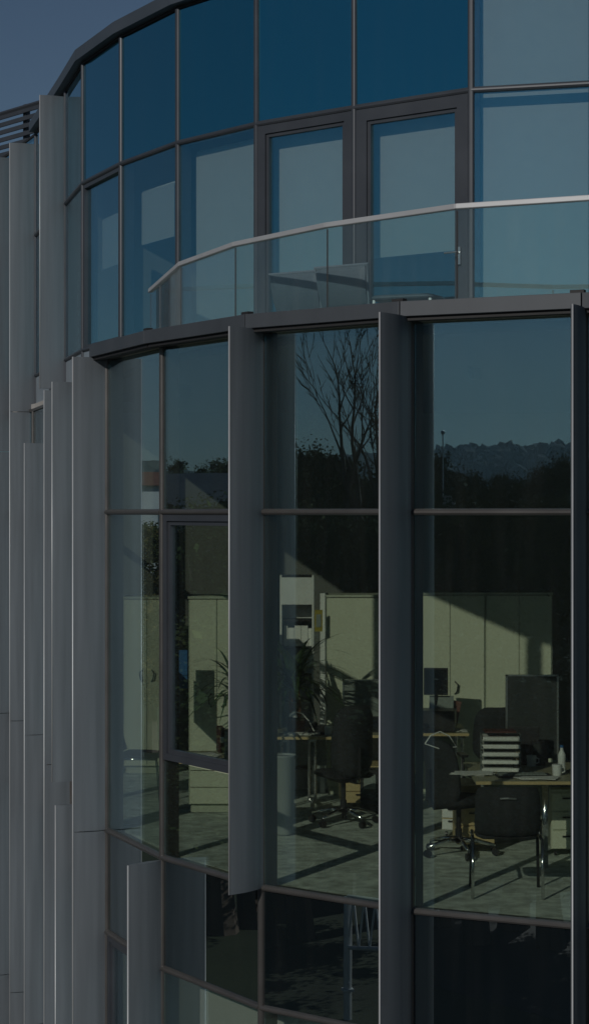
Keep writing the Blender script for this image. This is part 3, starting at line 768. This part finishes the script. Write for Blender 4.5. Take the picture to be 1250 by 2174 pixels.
# ------------------------------------------------------------------ terrace furniture
TZ = lv(L_FASC1) - .02
def tchair(label, x, y, rz):
    t = thing('terrace_chair', label, 'chair', (x, y, TZ), rz, 'pale low chairs on the terrace')
    # seen from outside: backrest at local -y
    bm = shell(.47, .36, .04, .03, .0, .28, -.28, -.22, -.10); obj('backrest', bm, M['outw'], t)
    bm = BM(); tube(bm, [(-.225, -.27, .27), (-.27, -.355, .645), (.27, -.355, .645), (.225, -.27, .27)], .02, 6); obj('back_frame', bm, M['outf'], t)
    obj('seat', cushion(.52, .52, .05, .28), M['outw'], t, smooth=True)
    for sx in (-1, 1):
        for sy in (-.24, .24):
            bm = BM(); tube(bm, [(sx * .25, sy, 0), (sx * .25, sy, .27)], .014); obj('leg', bm, M['outf'], t)
    return t
tchair('pale low terrace chair, left one of the two side by side behind the glass railing', at(672, 11.95), 12.0, R(-34))
tchair('pale low terrace chair, right one of the two side by side behind the glass railing', at(771, 11.6), 11.68, R(-34))
t = thing('footstool', 'pale low curved footstool right of the two terrace chairs', 'footstool', (at(866, 11.3), 11.35, TZ), R(-22))
obj('seat', cushion(.62, .40, .06, .34), M['outw'], t, smooth=True)
for sx in (-1, 1):
    for sy in (-.15, .15):
        bm = BM(); tube(bm, [(sx * .30, sy, 0), (sx * .25, sy, .33)], .014); obj('leg', bm, M['galv'], t)

for o in list(col.objects):
    if o.parent is None and o is not bld: o.location.y *= K

# ------------------------------------------------------------------ the surroundings (mostly seen mirrored in the glass)
bm = BM()
N = 60; S = 3000.0
bmesh.ops.create_grid(bm, x_segments=N, y_segments=N, size=S)
o = obj('ground', bm, M['grass']); tag(o, kind='structure', label='grass ground around the office building')
bm = BM(); prism(bm, [(-14, -2), (16, -2), (16, 34), (-14, 34)], -.05, .012); o = obj('pavement', bm, M['paving']); tag(o, kind='structure')
bm = BM(); prism(bm, [(-90, -14), (70, -10), (70, -3.5), (-90, -7.5)], -.05, .006); o = obj('road', bm, M['asphalt']); tag(o, kind='structure')

def refl(i, px, dist, line=LOW):
    """world x,y of a point that is seen mirrored in facet i of the facade at photo column px, `dist` metres along the sight line"""
    a, b = line[i], line[i + 1]; n = seg_normal(a, b)
    v = Vector(((px - 625) / F, 1.0)); k = v.length
    t = (a.dot(n)) / v.dot(n); hit = v * t
    v = v / k; r = v - 2 * v.dot(n) * n
    q = hit + r * (dist * K * k - hit.length)
    return q, dist

def hgt(py, dist): return ZC - (py - 1087) / F0 * dist

leaf_cache = {}
def crown_mesh(kind, seed):
    key = (kind, seed)
    if key in leaf_cache: return leaf_cache[key]
    rnd = random.Random(seed * 17 + len(kind)); bm = BM()
    clumps = []
    for k in range(80):
        a = rnd.uniform(0, 2 * math.pi); zz = rnd.uniform(-.5, .5); rr = math.sqrt(max(0, 1 - (zz * 1.8) ** 2)) * .36 * rnd.uniform(.35, 1.05)
        clumps.append((Vector((rr * math.cos(a), rr * math.sin(a), .62 + zz * .72)), rnd.uniform(.04, .10)))
    vs, fs = [], []; bm.free(); g = rnd.gauss
    for c, r in clumps:
        for q in range(330):
            big = q < 16
            d = Vector((g(0, 1), g(0, 1), g(0, .8))).normalized() * r * (rnd.random() ** .5) * (.5 if big else 1)
            p = c + d; s = rnd.uniform(.014, .022) if big else rnd.uniform(.0026, .006)
            u = Vector((g(0, 1), g(0, 1), g(0, 1))).normalized(); w = u.cross(Vector((g(0, 1), g(0, 1), g(0, 1)))).normalized()
            k = len(vs); vs += [p + u * s, p + w * s, p - u * s, p - w * s]; fs.append((k, k + 1, k + 2, k + 3))
    me = bpy.data.meshes.new('crown'); me.from_pydata(vs, [], fs); me.materials.append(M[kind])
    tb = BM(); tube(tb, [(0, 0, 0), (.01, 0, .2), (0, .01, .45), (.01, 0, .8)], [.028, .02, .014, .004], 8)
    for c, r in clumps[::3]:
        z0 = max(.18, c.z - .25); tube(tb, [(.005, 0, z0), ((c.x) * .5, c.y * .5, (z0 + c.z) / 2), tuple(c)], [.010, .006, .002], 5)
    mt = bpy.data.meshes.new('trunk'); bmesh.ops.recalc_face_normals(tb, faces=tb.faces); tb.to_mesh(mt); tb.free(); mt.materials.append(M['bark'])
    leaf_cache[key] = (me, mt); return leaf_cache[key]

def tree(x, y, h, kind, label, seed, wide=1.0, group='trees mirrored in the glass'):
    me, mt = crown_mesh(kind, seed)
    t = thing('leafy_tree', label, 'tree', (x, y, 0), random.uniform(0, 6), group)
    for nm, m in (('crown', me), ('trunk', mt)):
        o = bpy.data.objects.new(nm, m); col.objects.link(o); o.parent = t; o.scale = (h * wide * .92, h * wide * .92, h * .92)
    return t
rt = random.Random(11)
def row(i, pxs, dist, pys, kinds, line=LOW, wide=1.0, lab=''):
    for px, py in zip(pxs, pys):
        q, D = refl(i, px, dist * rt.uniform(.95, 1.05), line); k = rt.choice(kinds)
        adj = {'leafd': 'dark green', 'leafo': 'olive green', 'leafa': 'yellowish'}[k]
        tree(q.x, q.y, hgt(py, D) * 1.0, k, '%s tree mirrored in %s' % (adj, lab), rt.randint(1, 3), wide * rt.uniform(.9, 1.15))
# right window (between the two dark fins)
row(iP3, (870, 920, 985), 75, (925, 945, 985), ('leafd',), wide=1.0, lab='the right window, a tall one in the back row')
row(iP3, (1040, 1100, 1160, 1230), 78, (985, 975, 960, 935), ('leafd',), lab='the right window, far row')
row(iP3, (890, 960, 1030, 1100, 1170, 1240), 48, (1060, 1020, 1000, 1005, 1030, 1010), ('leafo', 'leafd'), wide=1.1, lab='the right window, near row')
# middle window
row(iP2, (560, 615, 665, 715, 765, 815, 870), 62, (915, 905, 925, 955, 960, 965, 940), ('leafd',), wide=1.0, lab='the middle window, back row')
row(iP2, (580, 640, 700, 760, 820), 42, (1010, 1030, 1060, 1050, 1030), ('leafo', 'leafd'), wide=1.15, lab='the middle window, near row')
# left opening window and beyond
row(iP1, (340, 395, 430, 465, 505, 560), 130, (990, 975, 945, 965, 970, 960), ('leafd',), wide=1.1, lab='the opening window, back row')
row(iP1, (330, 410, 470, 520, 570), 60, (1060, 1050, 1020, 1040, 1030), ('leafo', 'leafd'), wide=1.3, lab='the opening window, near row')
row(iP0, (230, 290, 330, 360), 130, (1015, 1012, 1015, 1010), ('leafd', 'leafo'), wide=1.2, lab='the narrow window, far row')
row(iP0, (260, 320, 380), 60, (1075, 1080, 1090), ('leafo', 'leafa'), wide=1.3, lab='the narrow window, near row')

row(iP3, (860, 930, 1010, 1090, 1170, 1240), 33, (1290, 1330, 1300, 1350, 1310, 1330), ('leafo', 'leafd'), wide=2.0, lab='the right window, low and bushy, close to the road')
row(iP2, (560, 640, 720, 800), 33, (1300, 1330, 1290, 1330), ('leafo', 'leafd'), wide=2.0, lab='the middle window, low and bushy, close to the road')

for k, (x, y) in enumerate(((26, 30), (31, 20), (29, 9), (33, -2), (27, 40), (34, -14))):  # unseen trees, added to keep sky light off the right-facing fin sides
    tree(x, y, 15 + k % 3, 'leafd', 'tall dark green tree added out of view right of the office building to darken the fins', 1 + k % 3, 1.1)

row(iP1, (330, 400, 470, 540), 33, (1290, 1320, 1280, 1310), ('leafo', 'leafd'), wide=2.0, lab='the opening window, low and bushy, close to the road')
# large bare tree
def bare_tree(x, y, H):
    rnd = random.Random(21); bm = BM()
    t = thing('bare_tree', 'tall leafless tree with upswept branches mirrored in the middle window', 'tree', (x, y, 0))
    def grow(p, d, L, r, depth):
        n = 5; pts = [p.copy()]; rs = [r]; q = p.copy(); dd = d.copy()
        kids = []
        for k in range(n):
            dd = (dd + Vector((rnd.gauss(0, .09), rnd.gauss(0, .09), .05))).normalized(); q = q + dd * L / n
            pts.append(q.copy()); rs.append(r * (1 - .62 * (k + 1) / n))
            if k >= 1: kids.append((q.copy(), dd.copy(), rs[-1]))
        tube(bm, pts, rs, 6 if depth < 3 else 4, cap=False)
        if depth >= 5 or r < .016: return
        for q, dd, rr in kids:
            for _ in range(1):
                if rnd.random() < .30: continue
                a = rnd.uniform(0, 2 * math.pi); s = rnd.uniform(.35, .75)
                side = Vector((math.cos(a), math.sin(a), 0)); nd = (dd + side * s).normalized()
                nd.z = max(nd.z, .1)
                grow(q, nd, L * rnd.uniform(.34, .58), max(rr * rnd.uniform(.6, .8), .016), depth + 1)
        grow(q, dd, L * .6, max(rs[-1], .0161), depth + 1)
    tb = BM(); tube(tb, [(0, 0, 0), (.05, 0, H * .2), (0, .05, H * .42)], [.34, .27, .23], 10); obj('trunk', tb, M['bark'], t, smooth=True)
    for k in range(6):
        a = 2 * math.pi * k / 6 + rnd.uniform(-.4, .4); s = rnd.uniform(.08, .32)
        grow(Vector((0, 0, H * rnd.uniform(.36, .42))), Vector((math.cos(a) * s * 1.15, math.sin(a) * s, 1)).normalized(), H * .34, .21, 1)
    # the low limb that reaches out
    grow(Vector((0, 0, H * .40)), Vector((-.55, .55, .55)).normalized(), H * .34, .19, 1)
    obj('crown', bm, M['twig'], t)
q, D = refl(iP2, 788, 55)
bare_tree(q.x, q.y, hgt(745, D))

# houses
def house(label, x, y, rz, w, d, h, rh, wall, roof, name='house'):
    t = thing(name, label, 'house', (x, y, 0), rz)
    bm = BM(); prism(bm, [(-w / 2, -d / 2), (w / 2, -d / 2), (w / 2, d / 2), (-w / 2, d / 2)], 0, h); obj('walls', bm, M[wall], t)
    bm = BM(); e = .4
    v = [bm.verts.new(c) for c in ((-w / 2 - e, -d / 2 - e, h - .1), (w / 2 + e, -d / 2 - e, h - .1), (w / 2 + e, d / 2 + e, h - .1), (-w / 2 - e, d / 2 + e, h - .1), (-w / 2 - e, 0, h + rh), (w / 2 + e, 0, h + rh))]
    for f in ((0, 1, 5, 4), (2, 3, 4, 5), (0, 4, 3), (1, 2, 5), (0, 3, 2, 1)): bm.faces.new([v[k] for k in f])
    rf = obj('roof', bm, M[roof], t)
    bm = BM(); box(bm, (w * .25, .6, h + rh), (.6, .6, 1.4)); obj('chimney', bm, M['hwall'], rf)
    for side in (-1, 1):
        for lvl in range(max(1, int(h // 2.8))):
            k = max(2, int(w // 2.6))
            for c in range(k):
                xx = -w / 2 + w * (c + .5) / k; zz = 1.5 + lvl * 2.8
                bm = BM(); box(bm, (xx, side * (d / 2 + .02), zz), (1.2, .08, 1.4)); fr = obj('window', bm, M['hwhite'], t)
                bm = BM(); box(bm, (xx, side * (d / 2 + .05), zz), (1.0, .06, 1.2)); obj('pane', bm, M['hglass'], fr)
    for side in (-1, 1):
        bm = BM(); box(bm, (side * (w / 2 + .02), 0, 1.5), (.08, 1.2, 1.4)); fr = obj('window', bm, M['hwhite'], t)
        bm = BM(); box(bm, (side * (w / 2 + .05), 0, 1.5), (.06, 1.0, 1.2)); obj('pane', bm, M['hglass'], fr)
def facing(q): return math.atan2(-(q.x - 1), (q.y - 18))
q, D = refl(iP1, 385, 100); house('white walled hall with a slate roof mirrored at the left of the opening window', q.x, q.y, facing(q) + .5, 13, 9, hgt(1050, D), 1.6, 'hwhite', 'roof')
q, D = refl(iP1, 440, 95); house('long grey house with slate roof mirrored in the opening window', q.x, q.y, facing(q) + .2, 18, 9, hgt(1090, D), 2.2, 'hwall', 'roof')
q, D = refl(iP3, 1060, 65); house('house with a slate roof between the trees mirrored in the right window', q.x, q.y, facing(q), 10, 8, hgt(1150, D), 1.6, 'hwall', 'roof')
q, D = refl(iP0, 318, 120); house('white house mirrored in the narrow window beside the wide fin', q.x, q.y, facing(q), 12, 9, hgt(1030, D), 1.2, 'hwhite', 'roofr')
q, D = refl(iP2, 585, 38); house('blue grey house mirrored low in the middle window', q.x, q.y, facing(q), 8, 6, 5.2, 1.6, 'hwall', 'roof')

# lattice gantry mirrored low in the middle window
q, D = refl(iP2, 738, 27); q2, _ = refl(iP2, 860, 25)
t = thing('lattice_gantry', 'galvanised steel post with a lattice arm mirrored below the middle window', 'gantry', (q.x, q.y, 0))
zt = hgt(1905, 27); v = Vector((q2.x - q.x, q2.y - q.y, 0)); e = v.normalized()
bm = BM(); tube(bm, [(0, 0, 0), (0, 0, zt)], .085, 10); obj('post', bm, M['galv'], t)
bm = BM(); Lg = v.length * 2
A0 = Vector((0, 0, zt - 1.05)); A1 = e * Lg + Vector((0, 0, zt + .2)); B0 = Vector((0, 0, zt)); B1 = e * Lg + Vector((0, 0, zt + .9))
tube(bm, [A0, A1], .045, 6); tube(bm, [B0, B1], .045, 6); n = 10
for k in range(n):
    tube(bm, [A0.lerp(A1, k / n), B0.lerp(B1, (k + .5) / n)], .024, 5); tube(bm, [B0.lerp(B1, (k + .5) / n), A0.lerp(A1, (k + 1) / n)], .024, 5)
obj('lattice_arm', bm, M['galv'], t)
bm = BM(); box(bm, (0, 0, zt - 1.9), (.22, .22, .05)); tube(bm, [(-.12, 0, zt - 1.9), (.12, 0, zt - 1.75)], .02, 6); obj('clamp', bm, M['galv'], t)
# flag pole
q, D = refl(iP3, 941, 70)
t = thing('flag_pole', 'thin white pole rising above the trees mirrored in the right window', 'pole', (q.x, q.y, 0)); bm = BM(); tube(bm, [(0, 0, 0), (0, 0, hgt(918, 70))], [.06, .03], 8); obj('pole', bm, M['white'], t)
bm = BM(); bmesh.ops.create_uvsphere(bm, u_segments=10, v_segments=8, radius=.12, matrix=Matrix.Translation((0, 0, hgt(918, 70)))); obj('finial', bm, M['steel'], t)

# hills
def hill(name, az0, az1, dist, base, amp, seed, thick=500, wood=None):
    from mathutils import noise
    bm = BM(); na = 640; nr = 44; g = {}
    for i in range(na + 1):
        az = R(az0 + (az1 - az0) * i / na); e = min(1, min(i, na - i) / 60)
        for j in range(nr + 1):
            rr = dist - thick / 2 + thick * j / nr; prof = math.sin(math.pi * j / nr) ** .8
            x, y = math.sin(az) * rr, 13 + math.cos(az) * rr; sc_ = dist / 1500
            nz = noise.noise(Vector((x / 260 / sc_, y / 260 / sc_, seed))) * amp + noise.noise(Vector((x / 70 / sc_, y / 70 / sc_, seed))) * amp * .3
            tr = abs(noise.noise(Vector((x / 17, y / 17, seed)))) * 3 + noise.noise(Vector((x / 6, y / 6, seed))) * 1.0
            g[i, j] = bm.verts.new((x, y, max(-1, ((base + nz) * prof + tr) * e - 1)))
    for i in range(na):
        for j in range(nr): bm.faces.new((g[i, j], g[i + 1, j], g[i + 1, j + 1], g[i, j + 1]))
    pts = [g[i, j].co.copy() for i in range(na + 1) for j in range(nr + 1) if wood and wood[0] < az0 + (az1 - az0) * i / na < wood[1] and j < nr * .62]
    o = obj(name, bm, M['hill']); tag(o, kind='structure')
    if not wood: return
    tb = bmesh.new(); bmesh.ops.create_icosphere(tb, subdivisions=2, radius=1); tb.verts.ensure_lookup_table(); tv = [v.co.copy() for v in tb.verts]; tf = [[v.index for v in f.verts] for f in tb.faces]; tb.free()
    rnd = random.Random(int(seed * 10)); vs, fs = [], []
    for q in range(wood[2]):
        p = rnd.choice(pts); r = rnd.uniform(wood[3], wood[4]); k = len(vs); so = rnd.uniform(0, 50); hh = rnd.uniform(.8, 1.4)
        for v in tv:
            d = r * (1 + .55 * noise.noise(v * 1.8 + Vector((so, 0, 0))) + .3 * noise.noise(v * 5 + Vector((0, so, 0))))
            vs.append((p.x + v.x * d + (so % 7) * .5, p.y + v.y * d, p.z + v.z * d * hh + r * .3))
        fs += [[a + k for a in f] for f in tf]
    me = bpy.data.meshes.new('wood'); me.from_pydata(vs, [], fs); me.materials.append(M['hill']); o = bpy.data.objects.new('far_wood', me); col.objects.link(o)
    tag(o, label=wood[5], kind='stuff')
hill('hill', 165, 240, 1500, 50, 13, 3.0, wood=(204, 234, 3200, 3.5, 7.5, 'hazy far-off wood covering the highest hill mirrored in the right window'))
hill('wooded_ridge', 165, 330, 420, 8, 6, 5.5, 160, wood=(200, 300, 900, 3, 5.5, 'dark wood on the nearer ridge mirrored in the windows'))
hill('hill', 225, 330, 1300, 40, 12, 8.0)

bm = BM(); box(bm, (0, 0, 65), (4400, 4400, 140))
hm = bpy.data.materials.new('haze_air'); hm.use_nodes = True; hn = hm.node_tree.nodes; hn.clear()
ho = hn.new('ShaderNodeOutputMaterial'); hv = hn.new('ShaderNodeVolumePrincipled'); hv.inputs['Density'].default_value = .00020; hv.inputs['Color'].default_value = (.55, .78, 1, 1); hv.inputs['Anisotropy'].default_value = .2
hm.node_tree.links.new(hv.outputs[0], ho.inputs['Volume'])
o = obj('haze', bm, hm); tag(o, kind='stuff', label='thin bluish haze between the trees and the wooded hills')

# ------------------------------------------------------------------ light
w = bpy.data.worlds.new('World'); sc.world = w; w.use_nodes = True
n = w.node_tree.nodes; l = w.node_tree.links
bg = n['Background']; sk = n.new('ShaderNodeTexSky'); sk.sky_type = 'NISHITA'; sk.sun_disc = False
EL = 24.5; AZ = 208.0      # azimuth: 0 = +y, clockwise seen from above
sk.sun_elevation = R(EL); sk.sun_rotation = R(AZ); sk.dust_density = 0.0; sk.air_density = .9; sk.ozone_density = 2.8; sk.altitude = 200
l.new(sk.outputs[0], bg.inputs['Color']); bg.inputs['Strength'].default_value = .054
sun = bpy.data.lights.new('sun', 'SUN'); sun.energy = 5.0; sun.angle = R(.5); sun.color = (1, .95, .87)
so = bpy.data.objects.new('sun', sun); col.objects.link(so)
d = Vector((math.sin(R(AZ)) * math.cos(R(EL)), math.cos(R(AZ)) * math.cos(R(EL)), math.sin(R(EL))))
so.rotation_euler = d.to_track_quat('Z', 'Y').to_euler(); so.location = (-20, -20, 40)

# ------------------------------------------------------------------ camera
cam = bpy.data.cameras.new('camera'); co = bpy.data.objects.new('camera', cam); col.objects.link(co)
co.location = (0, 0, ZC); co.rotation_euler = (R(90), 0, 0)
cam.sensor_fit = 'HORIZONTAL'; cam.sensor_width = 36; cam.lens = 36 * F / 1250; cam.clip_end = 6000; cam.clip_start = .1
sc.camera = co
sc.view_settings.view_transform = 'Standard'; sc.view_settings.look = 'None'; sc.view_settings.gamma = 1
sc.view_settings.exposure = -1.17
sc.cycles.transparent_max_bounces = 24; sc.cycles.max_bounces = 10
